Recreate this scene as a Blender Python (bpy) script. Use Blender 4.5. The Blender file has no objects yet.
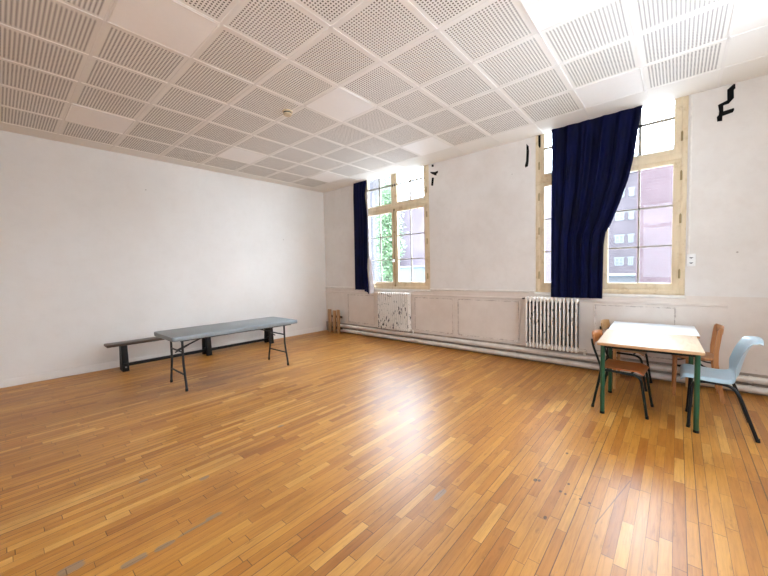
import bpy, bmesh, math, random
from mathutils import Vector, Matrix
random.seed(7)
scene = bpy.context.scene
C = scene.collection

# ------------------------------------------------------------------ camera, world, exposure
H_EYE, CEIL = 1.4117, 3.3482
right = Vector((0.65617651, -0.7542755, -0.02237992))
up = Vector((0.051913, 0.01553418, 0.99853079))
fwd = Vector((0.75281965, 0.65637426, -0.04934987))
cd = bpy.data.cameras.new('camera'); cam = bpy.data.objects.new('camera', cd); C.objects.link(cam)
cd.sensor_fit = 'HORIZONTAL'; cd.sensor_width = 36; cd.lens = 337.628 / 768 * 36
cd.clip_start = .02; cd.clip_end = 500
m = Matrix((right, up, -fwd)).transposed().to_4x4(); m.translation = Vector((0, 0, H_EYE)); cam.matrix_world = m
scene.camera = cam

SKY_LOW, SKY_HIGH = 24.0, 11.0      # thin bright cloud over the street, duller sky behind the photographer
w = bpy.data.worlds.new('World'); scene.world = w; w.use_nodes = True
nt = w.node_tree; nt.nodes.clear()
tc = nt.nodes.new('ShaderNodeTexCoord')
dot = nt.nodes.new('ShaderNodeVectorMath'); dot.operation = 'DOT_PRODUCT'
sd = Vector((-.85, -.1, .45)).normalized(); dot.inputs[1].default_value = sd
nt.links.new(tc.outputs['Generated'], dot.inputs[0])
mr = nt.nodes.new('ShaderNodeMapRange'); mr.interpolation_type = 'SMOOTHSTEP'
mr.inputs[1].default_value = -.2; mr.inputs[2].default_value = 1.0
mr.inputs[3].default_value = SKY_LOW; mr.inputs[4].default_value = SKY_HIGH
nt.links.new(dot.outputs['Value'], mr.inputs[0])
bg = nt.nodes.new('ShaderNodeBackground'); bg.inputs[0].default_value = (.84, .94, 1.09, 1)
nt.links.new(mr.outputs[0], bg.inputs[1])
wo = nt.nodes.new('ShaderNodeOutputWorld'); nt.links.new(bg.outputs[0], wo.inputs[0])

vs = scene.view_settings
scene.display_settings.display_device = 'sRGB'
vs.view_transform = 'Standard'; vs.look = 'None'; vs.gamma = 1; vs.use_curve_mapping = False
vs.exposure = 0.36
cy = scene.cycles
cy.max_bounces = 14; cy.diffuse_bounces = 10; cy.glossy_bounces = 5; cy.transparent_max_bounces = 12
cy.use_denoising = True; cy.sample_clamp_indirect = 8; cy.caustics_reflective = False; cy.caustics_refractive = False

# daylight portals: they only guide sampling of the sky through the two seen windows and the added ones
BACK_FILLWIN = [(-.9, .9)]      # added window in the unseen wall behind the photographer, for fill daylight
def portal(y0, y1, z0, z1, x, side=1):
    l = bpy.data.lights.new('window_portal', 'AREA'); l.shape = 'RECTANGLE'; l.size = y1 - y0; l.size_y = z1 - z0
    l.cycles.is_portal = True
    o = bpy.data.objects.new('window_portal', l); C.objects.link(o)
    o.location = (x, (y0 + y1) / 2, (z0 + z1) / 2)
    o.rotation_euler = (math.pi / 2, 0, side * math.pi / 2)       # -Z looks into the room
portal(-.08, 1.63, 1.04, 3.46, 5.46)
portal(3.47, 5.18, 1.04, 3.46, 5.46)
for yb in BACK_FILLWIN: portal(yb[0], yb[1], .95, 3.30, -2.42, -1)
SIDE_FILLWIN = [(2.5, 3.7)]                          # another added, unseen window to the photographer's right, also for fill
for xa, xb in SIDE_FILLWIN:
    l = bpy.data.lights.new('window_portal', 'AREA'); l.shape = 'RECTANGLE'; l.size = xb - xa; l.size_y = 2.35; l.cycles.is_portal = True
    o = bpy.data.objects.new('window_portal', l); C.objects.link(o); o.location = ((xa + xb) / 2, -1.57, 2.125); o.rotation_euler = (math.pi / 2, 0, math.pi)

# ------------------------------------------------------------------ materials
class NT:
    def __init__(s, name):
        s.m = bpy.data.materials.new(name); s.m.use_nodes = True
        s.t = s.m.node_tree; s.b = s.t.nodes['Principled BSDF']
    def n(s, kind, **kw):
        x = s.t.nodes.new('ShaderNode' + kind)
        for k, v in kw.items(): setattr(x, k, v)
        return x
    def l(s, a, b): s.t.links.new(a, b)
    def setin(s, sock, v):
        if hasattr(v, 'is_linked') or isinstance(v, bpy.types.NodeSocket): s.l(v, sock)
        else: sock.default_value = v
    def math(s, op, a, b=0.0, c=None):
        x = s.n('Math', operation=op); s.setin(x.inputs[0], a); s.setin(x.inputs[1], b)
        if c is not None: s.setin(x.inputs[2], c)
        return x.outputs[0]
    def mix(s, f, a, b, mode='MIX'):
        x = s.n('Mix', data_type='RGBA', blend_type=mode)
        s.setin(x.inputs[0], f); s.setin(x.inputs[6], a); s.setin(x.inputs[7], b)
        return x.outputs[2]
    def ramp(s, f, stops, interp='LINEAR'):
        x = s.n('ValToRGB'); cr = x.color_ramp; cr.interpolation = interp
        while len(cr.elements) < len(stops): cr.elements.new(.5)
        for e, (p, c) in zip(cr.elements, stops): e.position = p; e.color = c
        s.l(f, x.inputs[0]); return x.outputs[0]
    def obj(s): return s.n('TexCoord').outputs['Object']
    def noise(s, vec, scale, detail=4, rough=.55, dist=0):
        x = s.n('TexNoise'); s.l(vec, x.inputs['Vector']); x.inputs['Scale'].default_value = scale
        x.inputs['Detail'].default_value = detail; x.inputs['Roughness'].default_value = rough; x.inputs['Distortion'].default_value = dist
        return x.outputs['Fac']
    def mapping(s, vec, loc=(0, 0, 0), rot=(0, 0, 0), scale=(1, 1, 1)):
        x = s.n('Mapping'); s.l(vec, x.inputs[0]); x.inputs[1].default_value = loc; x.inputs[2].default_value = rot; x.inputs[3].default_value = scale
        return x.outputs[0]
    def bump(s, h, strength=.2, dist=.01):
        x = s.n('Bump'); x.inputs['Strength'].default_value = strength; x.inputs['Distance'].default_value = dist
        s.l(h, x.inputs['Height']); s.l(x.outputs[0], s.b.inputs['Normal'])
def c4(r, g, b): return (r, g, b, 1)
def s2l(r, g, b):
    f = lambda c: (c / 255 / 12.92) if c / 255 <= .04045 else ((c / 255 + .055) / 1.055) ** 2.4
    return (f(r), f(g), f(b), 1)

def simple(name, col, rough=.5, metal=0, var=.06, scale=20, spec=.5, bump=0):
    M = NT(name); v = M.obj(); nz = M.noise(v, scale)
    lo = tuple(c * (1 - var) for c in col[:3]) + (1,); hi = tuple(min(1, c * (1 + var)) for c in col[:3]) + (1,)
    M.l(M.ramp(nz, [(.3, lo), (.7, hi)]), M.b.inputs['Base Color'])
    M.b.inputs['Roughness'].default_value = rough; M.b.inputs['Metallic'].default_value = metal
    M.b.inputs['Specular IOR Level'].default_value = spec
    if bump: M.bump(nz, bump)
    return M.m

def mat_floor():
    M = NT('oak_strip_floor'); v = M.obj(); sp = M.n('SeparateXYZ'); M.l(v, sp.inputs[0])
    X, Y = sp.outputs[0], sp.outputs[1]
    W, L = .053, .52
    yw = M.math('DIVIDE', Y, W); row = M.math('FLOOR', yw); fy = M.math('FRACT', yw)
    wn = M.n('TexWhiteNoise', noise_dimensions='1D'); M.l(row, wn.inputs['W'])
    xo = M.math('ADD', M.math('DIVIDE', X, L), M.math('MULTIPLY', wn.outputs[0], 17.3))
    # uneven board lengths
    xo = M.math('ADD', xo, M.math('MULTIPLY', M.math('SINE', M.math('MULTIPLY', xo, 2.1)), .30))
    col = M.math('FLOOR', xo); fx = M.math('FRACT', xo)
    cb = M.n('CombineXYZ'); M.l(row, cb.inputs[0]); M.l(col, cb.inputs[1])
    wn2 = M.n('TexWhiteNoise', noise_dimensions='2D'); M.l(cb.outputs[0], wn2.inputs['Vector'])
    base = M.ramp(wn2.outputs[0], [(0, c4(.34, .122, .018)), (.12, c4(.42, .168, .025)), (.5, c4(.475, .205, .033)), (.88, c4(.53, .245, .044)), (1, c4(.62, .325, .08))])
    # grain
    off = M.n('VectorMath', operation='ADD'); M.l(v, off.inputs[0])
    sc_ = M.n('VectorMath', operation='SCALE'); M.l(wn2.outputs[1], sc_.inputs[0]); sc_.inputs['Scale'].default_value = 9
    M.l(sc_.outputs[0], off.inputs[1])
    gv = M.mapping(off.outputs[0], scale=(3.0, 42, 1)); g = M.noise(gv, 1.6, 6, .62, .6)
    base = M.mix(.55, base, M.ramp(g, [(.25, c4(.52, .44, .38)), (.55, c4(1, 1, 1)), (.8, c4(1.18, 1.16, 1.1))]), 'MULTIPLY')
    # broad wear
    wv = M.noise(M.mapping(v, scale=(.55, 1.1, 1)), 1.3, 5, .6)
    base = M.mix(.8, base, M.ramp(wv, [(.3, c4(.66, .58, .50)), (.48, c4(1, 1, 1)), (.7, c4(1.15, 1.17, 1.2))]), 'MULTIPLY')
    kn = M.noise(M.mapping(off.outputs[0], scale=(1.0, 2.6, 1)), 9, 4, .6)
    base = M.mix(M.math('MULTIPLY', M.ramp(kn, [(.62, c4(0, 0, 0)), (.74, c4(1, 1, 1))]), .5), base, c4(.16, .062, .014))
    # grey scuffs on single boards
    sn = M.noise(M.mapping(v, scale=(2.2, 7, 1)), 2.6, 5, .7)
    sc2 = M.ramp(sn, [(.685, c4(0, 0, 0)), (.73, c4(1, 1, 1))])
    base = M.mix(M.math('MULTIPLY', sc2, .55), base, c4(.20, .165, .14))
    for (sx, sy, rx, ry) in [(.17, 2.21, .055, .032), (.38, 2.02, .06, .025), (.51, 2.01, .05, .02), (.77, 2.03, .05, .018), (.60, 2.77, .03, .02), (.88, 2.47, .035, .02), (1.66, 2.76, .03, .02), (.66, 2.02, .10, .012), (1.76, 1.11, .07, .02)]:
        dx = M.math('DIVIDE', M.math('SUBTRACT', X, sx), rx); dy = M.math('DIVIDE', M.math('SUBTRACT', Y, sy), ry)
        d = M.math('ADD', M.math('POWER', M.math('ABSOLUTE', dx), 3), M.math('POWER', M.math('ABSOLUTE', dy), 3))
        d = M.math('ADD', d, M.math('MULTIPLY', M.math('SUBTRACT', sn, .5), 3))
        k = M.ramp(d, [(.6, c4(1, 1, 1)), (1.0, c4(0, 0, 0))])
        base = M.mix(M.math('MULTIPLY', k, .65), base, c4(.20, .175, .145))
    # nail holes and one long scratch by the right window
    for (sx, sy, r) in [(2.29, .696, .012), (2.778, .615, .009), (2.268, .539, .008), (2.381, .517, .008), (2.266, .428, .007), (2.26, .379, .007), (2.26, .509, .007), (2.30, .675, .009), (1.97, .546, .009)]:
        dx = M.math('DIVIDE', M.math('SUBTRACT', X, sx), r * 1.6); dy = M.math('DIVIDE', M.math('SUBTRACT', Y, sy), r)
        d = M.math('ADD', M.math('MULTIPLY', dx, dx), M.math('MULTIPLY', dy, dy))
        base = M.mix(M.math('MULTIPLY', M.math('LESS_THAN', d, 1.0), .8), base, c4(.03, .018, .010))
    ddx, ddy = .58, -.106; ln = math.hypot(ddx, ddy); ux, uy = ddx / ln, ddy / ln
    px_, py_ = M.math('SUBTRACT', X, 2.09), M.math('SUBTRACT', Y, .322)
    al = M.math('ADD', M.math('MULTIPLY', px_, ux), M.math('MULTIPLY', py_, uy)); ac = M.math('ABSOLUTE', M.math('SUBTRACT', M.math('MULTIPLY', px_, uy), M.math('MULTIPLY', py_, ux)))
    k = M.math('MULTIPLY', M.math('LESS_THAN', ac, .0025), M.math('MULTIPLY', M.math('GREATER_THAN', al, 0), M.math('LESS_THAN', al, ln)))
    base = M.mix(M.math('MULTIPLY', k, .6), base, c4(.06, .035, .018))
    # joints
    ey = M.math('MINIMUM', fy, M.math('SUBTRACT', 1.0, fy)); ex = M.math('MINIMUM', fx, M.math('SUBTRACT', 1.0, fx))
    wn3 = M.n('TexWhiteNoise', noise_dimensions='1D'); M.l(M.math('ADD', row, 71.3), wn3.inputs['W'])
    th = M.math('ADD', M.math('MULTIPLY', M.math('POWER', wn3.outputs[0], 3.0), .06), .012)
    jn = M.math('LESS_THAN', ey, th); jx = M.math('LESS_THAN', ex, .0035)
    j = M.math('MAXIMUM', jn, jx)
    base = M.mix(M.math('MULTIPLY', j, .85), base, c4(.075, .036, .016))
    M.l(base, M.b.inputs['Base Color'])
    rn = M.noise(M.mapping(v, scale=(1.2, 5, 1)), 2.5, 5, .65)
    M.l(M.math('ADD', M.math('MULTIPLY', rn, .18), .29), M.b.inputs['Roughness'])
    M.b.inputs['Specular IOR Level'].default_value = .56
    hb = M.math('ADD', M.math('MULTIPLY', j, -1.0), M.math('ADD', M.math('MULTIPLY', g, .25), M.math('MULTIPLY', wn2.outputs[0], .25)))
    M.bump(hb, .25, .002)
    return M.m

def mat_plaster(name, base, dirt, amount=.5, streak=True):
    M = NT(name); v = M.obj()
    n1 = M.noise(v, 1.1, 6, .62); n2 = M.noise(v, 9, 5, .6); n3 = M.noise(v, 60, 3, .5)
    col = M.mix(M.math('MULTIPLY', M.ramp(n1, [(.38, c4(0, 0, 0)), (.72, c4(1, 1, 1))]), amount), base, dirt)
    col = M.mix(M.math('MULTIPLY', M.ramp(n2, [(.5, c4(0, 0, 0)), (.8, c4(1, 1, 1))]), amount * .5), col, dirt)
    # a few small chips and marks
    vo = M.n('TexVoronoi'); M.l(v, vo.inputs['Vector']); vo.inputs['Scale'].default_value = 2.1
    spot = M.math('MULTIPLY', M.math('LESS_THAN', vo.outputs['Distance'], .022), M.math('GREATER_THAN', n1, .47))
    col = M.mix(M.math('MULTIPLY', spot, .6), col, c4(.22, .17, .13))
    M.l(col, M.b.inputs['Base Color']); M.b.inputs['Roughness'].default_value = .62; M.b.inputs['Specular IOR Level'].default_value = .3
    M.bump(M.math('ADD', n2, M.math('MULTIPLY', n3, .3)), .12, .006)
    return M.m

PANELS = ((.0, .86), (1.84, 2.93), (3.0, 3.86), (4.90, 5.75))
def mat_panel():
    # painted panelling under the windows: hairline cracks, rust-red bleed along the lower edges
    M = NT('worn_panel_paint'); v = M.obj(); sp = M.n('SeparateXYZ'); M.l(v, sp.inputs[0])
    n1 = M.noise(v, 2.2, 6, .65); n2 = M.noise(M.mapping(v, scale=(1, 6, 1.2)), 3.5, 6, .7)
    col = M.mix(M.math('MULTIPLY', M.ramp(n1, [(.4, c4(0, 0, 0)), (.75, c4(1, 1, 1))]), .55), c4(.70, .63, .565), c4(.56, .47, .40))
    rust = M.ramp(n2, [(.60, c4(0, 0, 0)), (.70, c4(1, 1, 1))])
    z = sp.outputs[2]
    band = M.math('LESS_THAN', M.math('ABSOLUTE', M.math('SUBTRACT', z, M.math('ADD', .262, M.math('MULTIPLY', M.math('SUBTRACT', n1, .5), .03)))), .012)
    col = M.mix(M.math('MULTIPLY', M.math('MULTIPLY', rust, band), .9), col, c4(.36, .10, .06))
    yv = sp.outputs[1]; n4 = M.noise(M.mapping(v, scale=(1, 3, 3)), 5, 5, .7)
    for (ya, yb) in PANELS:
        dy = M.math('SUBTRACT', M.math('ABSOLUTE', M.math('SUBTRACT', yv, (ya + yb) / 2)), (yb - ya) / 2 - .022)
        dz = M.math('SUBTRACT', M.math('ABSOLUTE', M.math('SUBTRACT', z, .5825)), .3325 - .022)
        line = M.math('LESS_THAN', M.math('ABSOLUTE', M.math('MAXIMUM', dy, dz)), M.math('MULTIPLY', M.math('MAXIMUM', M.math('SUBTRACT', n4, .42), 0.0), .05))
        col = M.mix(M.math('MULTIPLY', line, .45), col, c4(.17, .10, .065))
    M.l(col, M.b.inputs['Base Color']); M.b.inputs['Roughness'].default_value = .5
    M.bump(n1, .1, .005)
    return M.m

GX0, GY0, TS = .0439, 2.7013, .6
def mat_ceiling():
    M = NT('perforated_ceiling_tile'); v = M.obj(); sp = M.n('SeparateXYZ'); M.l(v, sp.inputs[0])
    def cell(a, o):
        t = M.math('DIVIDE', M.math('SUBTRACT', a, o), TS); return M.math('FLOOR', t), M.math('FRACT', t)
    ix, fx = cell(sp.outputs[0], GX0); iy, fy = cell(sp.outputs[1], GY0)
    N = 20; B = .062
    def holes(f):
        u = M.math('MULTIPLY', M.math('SUBTRACT', f, B), N / (1 - 2 * B))
        inside = M.math('MULTIPLY', M.math('GREATER_THAN', u, 0), M.math('LESS_THAN', u, N))
        h = M.math('LESS_THAN', M.math('ABSOLUTE', M.math('SUBTRACT', M.math('FRACT', u), .5)), .25)
        return M.math('MULTIPLY', inside, h)
    hole = M.math('MULTIPLY', holes(fx), holes(fy))
    # perforated only in the field, plain cut tiles around the edge
    rng = M.math('MULTIPLY', M.math('LESS_THAN', ix, 7.5), M.math('MULTIPLY', M.math('GREATER_THAN', iy, -5.5), M.math('LESS_THAN', iy, 5.5)))
    hole = M.math('MULTIPLY', hole, rng)
    cb = M.n('CombineXYZ'); M.l(ix, cb.inputs[0]); M.l(iy, cb.inputs[1])
    wn = M.n('TexWhiteNoise', noise_dimensions='2D'); M.l(cb.outputs[0], wn.inputs['Vector'])
    base = M.ramp(wn.outputs[0], [(0, c4(.80, .775, .725)), (1, c4(.85, .83, .785))])
    base = M.mix(hole, base, c4(.11, .088, .07))
    M.l(base, M.b.inputs['Base Color']); M.b.inputs['Roughness'].default_value = .6; M.b.inputs['Specular IOR Level'].default_value = .15
    M.bump(M.math('MULTIPLY', hole, -1.0), .3, .004)
    return M.m

def mat_wood(name, cols, sc=(3, 30, 30), rough=.4, dirt=None):
    M = NT(name); v = M.obj(); g = M.noise(M.mapping(v, scale=sc), 1.5, 6, .6, 1.0)
    col = M.ramp(g, [(.25, cols[0]), (.5, cols[1]), (.78, cols[2])])
    if dirt:
        d = M.noise(v, 7, 6, .7); col = M.mix(M.math('MULTIPLY', M.ramp(d, [(.55, c4(0, 0, 0)), (.7, c4(1, 1, 1))]), .7), col, dirt)
    M.l(col, M.b.inputs['Base Color']); M.b.inputs['Roughness'].default_value = rough
    M.bump(g, .06, .003)
    return M.m

def mat_radiator(name, side, spot, inner):
    # white paint worn through to black iron: loose chips, ragged bare flanks between the columns; rear columns blackened as painted gap shade
    M = NT(name); v = M.obj()
    n = M.noise(M.mapping(v, scale=(1, 1.0, .45)), 26, 5, .65); n2 = M.noise(v, 3.0, 3, .5)
    chip_and_gap = M.ramp(M.math('ADD', n, M.math('MULTIPLY', n2, .25)), [(spot, c4(0, 0, 0)), (spot + .02, c4(1, 1, 1))])
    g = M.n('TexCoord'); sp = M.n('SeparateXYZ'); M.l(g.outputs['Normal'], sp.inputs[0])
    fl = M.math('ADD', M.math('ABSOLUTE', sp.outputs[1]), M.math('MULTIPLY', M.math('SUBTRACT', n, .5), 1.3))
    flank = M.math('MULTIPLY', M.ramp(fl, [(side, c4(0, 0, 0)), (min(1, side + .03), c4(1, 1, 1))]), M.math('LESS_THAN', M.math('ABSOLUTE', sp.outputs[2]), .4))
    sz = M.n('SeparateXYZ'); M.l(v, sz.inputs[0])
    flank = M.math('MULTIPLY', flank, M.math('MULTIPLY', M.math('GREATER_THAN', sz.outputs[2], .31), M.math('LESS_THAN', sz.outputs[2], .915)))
    gap_shade = M.math('MULTIPLY', M.math('GREATER_THAN', sz.outputs[0], 5.215), M.math('MULTIPLY', M.math('GREATER_THAN', sz.outputs[2], .285), M.math('LESS_THAN', sz.outputs[2], .93)))  # shade between the columns, put into the colour of the rear ones
    chip_and_gap = M.math('MAXIMUM', chip_and_gap, M.math('MULTIPLY', gap_shade, inner))
    col = M.mix(M.math('MAXIMUM', chip_and_gap, flank), M.mix(n2, c4(.84, .80, .75), c4(.74, .67, .60)), c4(.015, .011, .010))
    M.l(col, M.b.inputs['Base Color']); M.b.inputs['Roughness'].default_value = .4
    return M.m

def mat_curtain():
    M = NT('navy_velvet_curtain'); v = M.obj(); n = M.noise(M.mapping(v, scale=(1, 1, .25)), 9, 4)
    M.l(M.ramp(n, [(.3, c4(.0005, .0009, .009)), (.7, c4(.0011, .0024, .034))]), M.b.inputs['Base Color'])
    M.b.inputs['Roughness'].default_value = .7; M.b.inputs['Specular IOR Level'].default_value = .12
    M.b.inputs['Sheen Weight'].default_value = .03; M.b.inputs['Sheen Tint'].default_value = c4(.1, .2, .8)
    return M.m

def mat_glass():
    M = NT('window_glass'); M.t.nodes.remove(M.b)
    tr = M.n('BsdfTransparent'); tr.inputs[0].default_value = c4(.95, .97, .97)
    gl = M.n('BsdfGlossy'); gl.inputs['Roughness'].default_value = .03
    fr = M.n('Fresnel'); fr.inputs[0].default_value = 1.45
    # mirror share scaled down evenly below full Fresnel
    mx = M.n('MixShader'); M.l(M.math('MULTIPLY', fr.outputs[0], .32), mx.inputs[0]); M.l(tr.outputs[0], mx.inputs[1]); M.l(gl.outputs[0], mx.inputs[2])
    M.l(mx.outputs[0], M.t.nodes['Material Output'].inputs[0])
    return M.m

def mat_brick(name, c1, c2, mortar, sc=1.0):
    M = NT(name); v = M.obj(); sp = M.n('SeparateXYZ'); M.l(v, sp.inputs[0])
    cb = M.n('CombineXYZ'); M.l(M.math('ADD', sp.outputs[0], sp.outputs[1]), cb.inputs[0]); M.l(sp.outputs[2], cb.inputs[1])
    br = M.n('TexBrick'); M.l(cb.outputs[0], br.inputs['Vector']); br.inputs['Color1'].default_value = c1; br.inputs['Color2'].default_value = c2
    br.inputs['Mortar'].default_value = mortar; br.inputs['Scale'].default_value = 1 * sc
    br.inputs['Brick Width'].default_value = .44; br.inputs['Row Height'].default_value = .15; br.inputs['Mortar Size'].default_value = .018
    n = M.noise(v, .5, 5)
    M.l(M.mix(.8, br.outputs[0], M.ramp(n, [(.3, c4(.75, .75, .75)), (.7, c4(1.2, 1.2, 1.2))]), 'MULTIPLY'), M.b.inputs['Base Color'])
    M.b.inputs['Roughness'].default_value = .9; M.b.inputs['Specular IOR Level'].default_value = .1
    return M.m

MAT = dict(
    floor=mat_floor(),
    wall=mat_plaster('white_plaster', c4(.80, .775, .735), c4(.70, .655, .60), .45),
    wall2=mat_plaster('aged_plaster', c4(.735, .70, .66), c4(.59, .53, .475), .6),
    panel=mat_panel(),
    ceil=mat_ceiling(),
    tee=simple('white_enamel_steel', c4(.82, .795, .755), .5, 0, .02, 20, .25),
    diffuser=simple('white_acrylic_diffuser', c4(.90, .88, .85), .45, 0, .01),
    paint=simple('off_white_gloss_paint', c4(.74, .70, .645), .35, 0, .08, 12),
    frame=mat_wood('beige_window_paint', (c4(.58, .45, .28), c4(.68, .555, .37), c4(.74, .62, .44)), (6, 6, 1.2), .45, c4(.44, .31, .17)),
    glazing=simple('grey_glazing_bar', c4(.30, .27, .22), .5, 0, .1),
    glass=mat_glass(),
    hinge=simple('dull_brass', c4(.30, .22, .10), .4, .6, .1),
    porcelain=simple('white_porcelain', c4(.85, .84, .82), .2, 0, .02),
    radiator=mat_radiator('worn_white_paint_shaded_gaps', .70, .765, 1.0), radiator_spotted=mat_radiator('white_paint_with_black_chips', 1.05, .715, .0),
    pipe=simple('painted_pipe', c4(.70, .65, .59), .35, 0, .10, 8),
    curtain=mat_curtain(),
    lining=simple('pale_lining_cloth', c4(.80, .80, .88), .8, 0, .05),
    blackmark=simple('black_tape', c4(.006, .006, .006), .9, 0, .2, 20, .05),
    greytop=simple('grey_moulded_plastic', c4(.225, .26, .275), .38, 0, .05, 40),
    gunmetal=simple('dark_grey_steel_tube', c4(.022, .023, .026), .45, 0, .1, 20, .25),
    benchwood=mat_wood('dark_brown_bench_wood', (c4(.035, .020, .012), c4(.060, .034, .020), c4(.09, .052, .03)), (2, 25, 25), .35),
    benchblack=simple('black_lacquered_wood', c4(.007, .006, .006), .45, 0, .1, 20, .2),
    cornerwood=mat_wood('varnished_pine', (c4(.26, .125, .045), c4(.38, .20, .08), c4(.46, .26, .115)), (25, 25, 2), .4),
    tablegreen=simple('green_enamel_tube', c4(.010, .070, .032), .3, 0, .06),
    darkgreen=simple('blackish_green_tube', c4(.006, .012, .010), .4, 0, .1, 20, .25),
    tabletop=mat_wood('pale_beech_laminate', (c4(.56, .40, .26), c4(.66, .49, .33), c4(.72, .56, .40)), (3, 18, 3), .42),
    whitetop=simple('bluish_white_laminate', c4(.80, .84, .88), .4, 0, .03),
    edgewood=mat_wood('beech_edge', (c4(.40, .22, .10), c4(.50, .29, .14), c4(.58, .36, .19)), (4, 4, 30), .4),
    ply=mat_wood('orange_varnished_ply', (c4(.27, .080, .018), c4(.37, .125, .030), c4(.47, .19, .052)), (14, 3, 14), .28),
    paleply=mat_wood('pale_varnished_ply', (c4(.40, .20, .075), c4(.50, .28, .115), c4(.58, .35, .16)), (14, 3, 14), .3),
    beech=mat_wood('honey_beech', (c4(.30, .115, .035), c4(.42, .185, .065), c4(.50, .25, .10)), (20, 20, 3), .35),
    blue=simple('pale_blue_plastic', c4(.33, .43, .48), .32, 0, .03),
    blacktube=simple('black_tube', c4(.006, .007, .008), .4, 0, .1, 20, .25),
    chrome=simple('worn_steel', c4(.35, .33, .30), .3, .8, .1),
    detector=simple('yellowed_plastic', c4(.62, .50, .32), .4, 0, .05),
    socket=simple('white_socket_plastic', c4(.80, .79, .77), .3, 0, .02),
    skirting_shade=simple('shade_toned_skirting_paint', c4(.30, .24, .19), .6, 0, .3, 6),  # dark tone stands in for the shade behind the heating pipes
    dark=simple('dark_recess', c4(.05, .045, .04), .5, 0, .1),
    brick_red=mat_brick('red_brick', c4(.088, .059, .063), c4(.077, .050, .054), c4(.104, .083, .087)),
    brick_purple=mat_brick('purple_brick', c4(.072, .060, .065), c4(.062, .051, .056), c4(.092, .081, .086), .8),
    brick_mauve=mat_brick('mauve_brick', c4(.15, .122, .138), c4(.135, .108, .124), c4(.17, .148, .162)),
    brick_pale=mat_brick('pale_brick', c4(.105, .098, .100), c4(.093, .087, .09), c4(.078, .073, .077)),
    extwhite=simple('white_render', c4(.15, .16, .165), .8, 0, .04),
    extpane=simple('dark_far_pane', c4(.08, .085, .10), .3, 0, .1),
    bluewall=simple('pale_blue_cladding', c4(.09, .108, .122), .7, 0, .04),
    ground=simple('pale_paving', c4(.42, .42, .42), .9, 0, .1, 3),
    roof=simple('slate_roof', c4(.08, .08, .09), .7, 0, .1, 3),
    leaf=simple('leaf_green', c4(.165, .25, .135), .7, 0, .35, 1.5, .2),
    bark=simple('bark', c4(.06, .045, .035), .9, 0, .2),
)

# ------------------------------------------------------------------ mesh helpers
def add(bm, src):
    t = bpy.data.meshes.new('t'); src.to_mesh(t); bm.from_mesh(t); bpy.data.meshes.remove(t); src.free()
def box(bm, p0, p1, bev=0.0, mat=None, seg=2):
    b = bmesh.new(); bmesh.ops.create_cube(b, size=1)
    s = [abs(p1[i] - p0[i]) for i in range(3)]; c = [(p1[i] + p0[i]) / 2 for i in range(3)]
    bmesh.ops.scale(b, vec=s, verts=b.verts)
    if bev: bmesh.ops.bevel(b, geom=b.edges[:], offset=min(bev, min(s) * .45), segments=seg, profile=.5, affect='EDGES')
    bmesh.ops.translate(b, vec=c, verts=b.verts)
    if mat is not None: bmesh.ops.transform(b, matrix=mat, verts=b.verts)
    add(bm, b)
def slab(bm, corners, z0, z1, bev=0.0):
    # convex outline in xy, extruded in z
    b = bmesh.new(); vs_ = [b.verts.new((x, y, z0)) for x, y in corners]; f = b.faces.new(vs_)
    r = bmesh.ops.extrude_face_region(b, geom=[f]); bmesh.ops.translate(b, vec=(0, 0, z1 - z0), verts=[e for e in r['geom'] if isinstance(e, bmesh.types.BMVert)])
    bmesh.ops.recalc_face_normals(b, faces=b.faces)
    if bev: bmesh.ops.bevel(b, geom=b.edges[:], offset=bev, segments=2, profile=.5, affect='EDGES')
    add(bm, b)
def prism(bm, outline, axis, a0, a1, bev=0.0):
    # outline in the plane normal to axis: x -> (y,z); y -> (x,z); z -> (x,y)
    b = bmesh.new()
    def P(u, v, a): return {'x': (a, u, v), 'y': (u, a, v), 'z': (u, v, a)}[axis]
    A = [b.verts.new(P(u, v, a0)) for u, v in outline]; B = [b.verts.new(P(u, v, a1)) for u, v in outline]
    b.faces.new(A); b.faces.new(B[::-1]); n = len(A)
    for i in range(n): b.faces.new((A[i], B[i], B[(i + 1) % n], A[(i + 1) % n]))
    bmesh.ops.recalc_face_normals(b, faces=b.faces)
    if bev: bmesh.ops.bevel(b, geom=b.edges[:], offset=bev, segments=2, profile=.5, affect='EDGES')
    add(bm, b)
def fillet(pts, r=.03, n=5):
    pts = [Vector(p) for p in pts]; out = [pts[0]]
    for i in range(1, len(pts) - 1):
        a, b, c = pts[i - 1], pts[i], pts[i + 1]
        d1 = min(r, (a - b).length * .48); d2 = min(r, (c - b).length * .48)
        p, q = b + (a - b).normalized() * d1, b + (c - b).normalized() * d2
        for k in range(n + 1):
            t = k / n; out.append((1 - t) ** 2 * p + 2 * t * (1 - t) * b + t * t * q)
    out.append(pts[-1]); return out
def tube(bm, pts, r, n=10, r2=None, flat=None):
    pts = [Vector(p) for p in pts]; b = bmesh.new(); rings = []
    N = len(pts); prev = None
    for i, p in enumerate(pts):
        d = (pts[min(i + 1, N - 1)] - pts[max(i - 1, 0)]).normalized()
        if prev is None:
            a = Vector((0, 0, 1)) if abs(d.z) < .9 else Vector((1, 0, 0)); u = d.cross(a).normalized()
        else:
            u = (prev - d * prev.dot(d)).normalized()
        prev = u; v = d.cross(u); rr = r if r2 is None else r + (r2 - r) * i / (N - 1)
        rings.append([b.verts.new(p + (u * math.cos(2 * math.pi * k / n) + v * math.sin(2 * math.pi * k / n)) * rr) for k in range(n)])
    for i in range(N - 1):
        for k in range(n): b.faces.new((rings[i][k], rings[i][(k + 1) % n], rings[i + 1][(k + 1) % n], rings[i + 1][k]))
    b.faces.new(rings[0][::-1]); b.faces.new(rings[-1])
    bmesh.ops.recalc_face_normals(b, faces=b.faces); add(bm, b)
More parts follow.
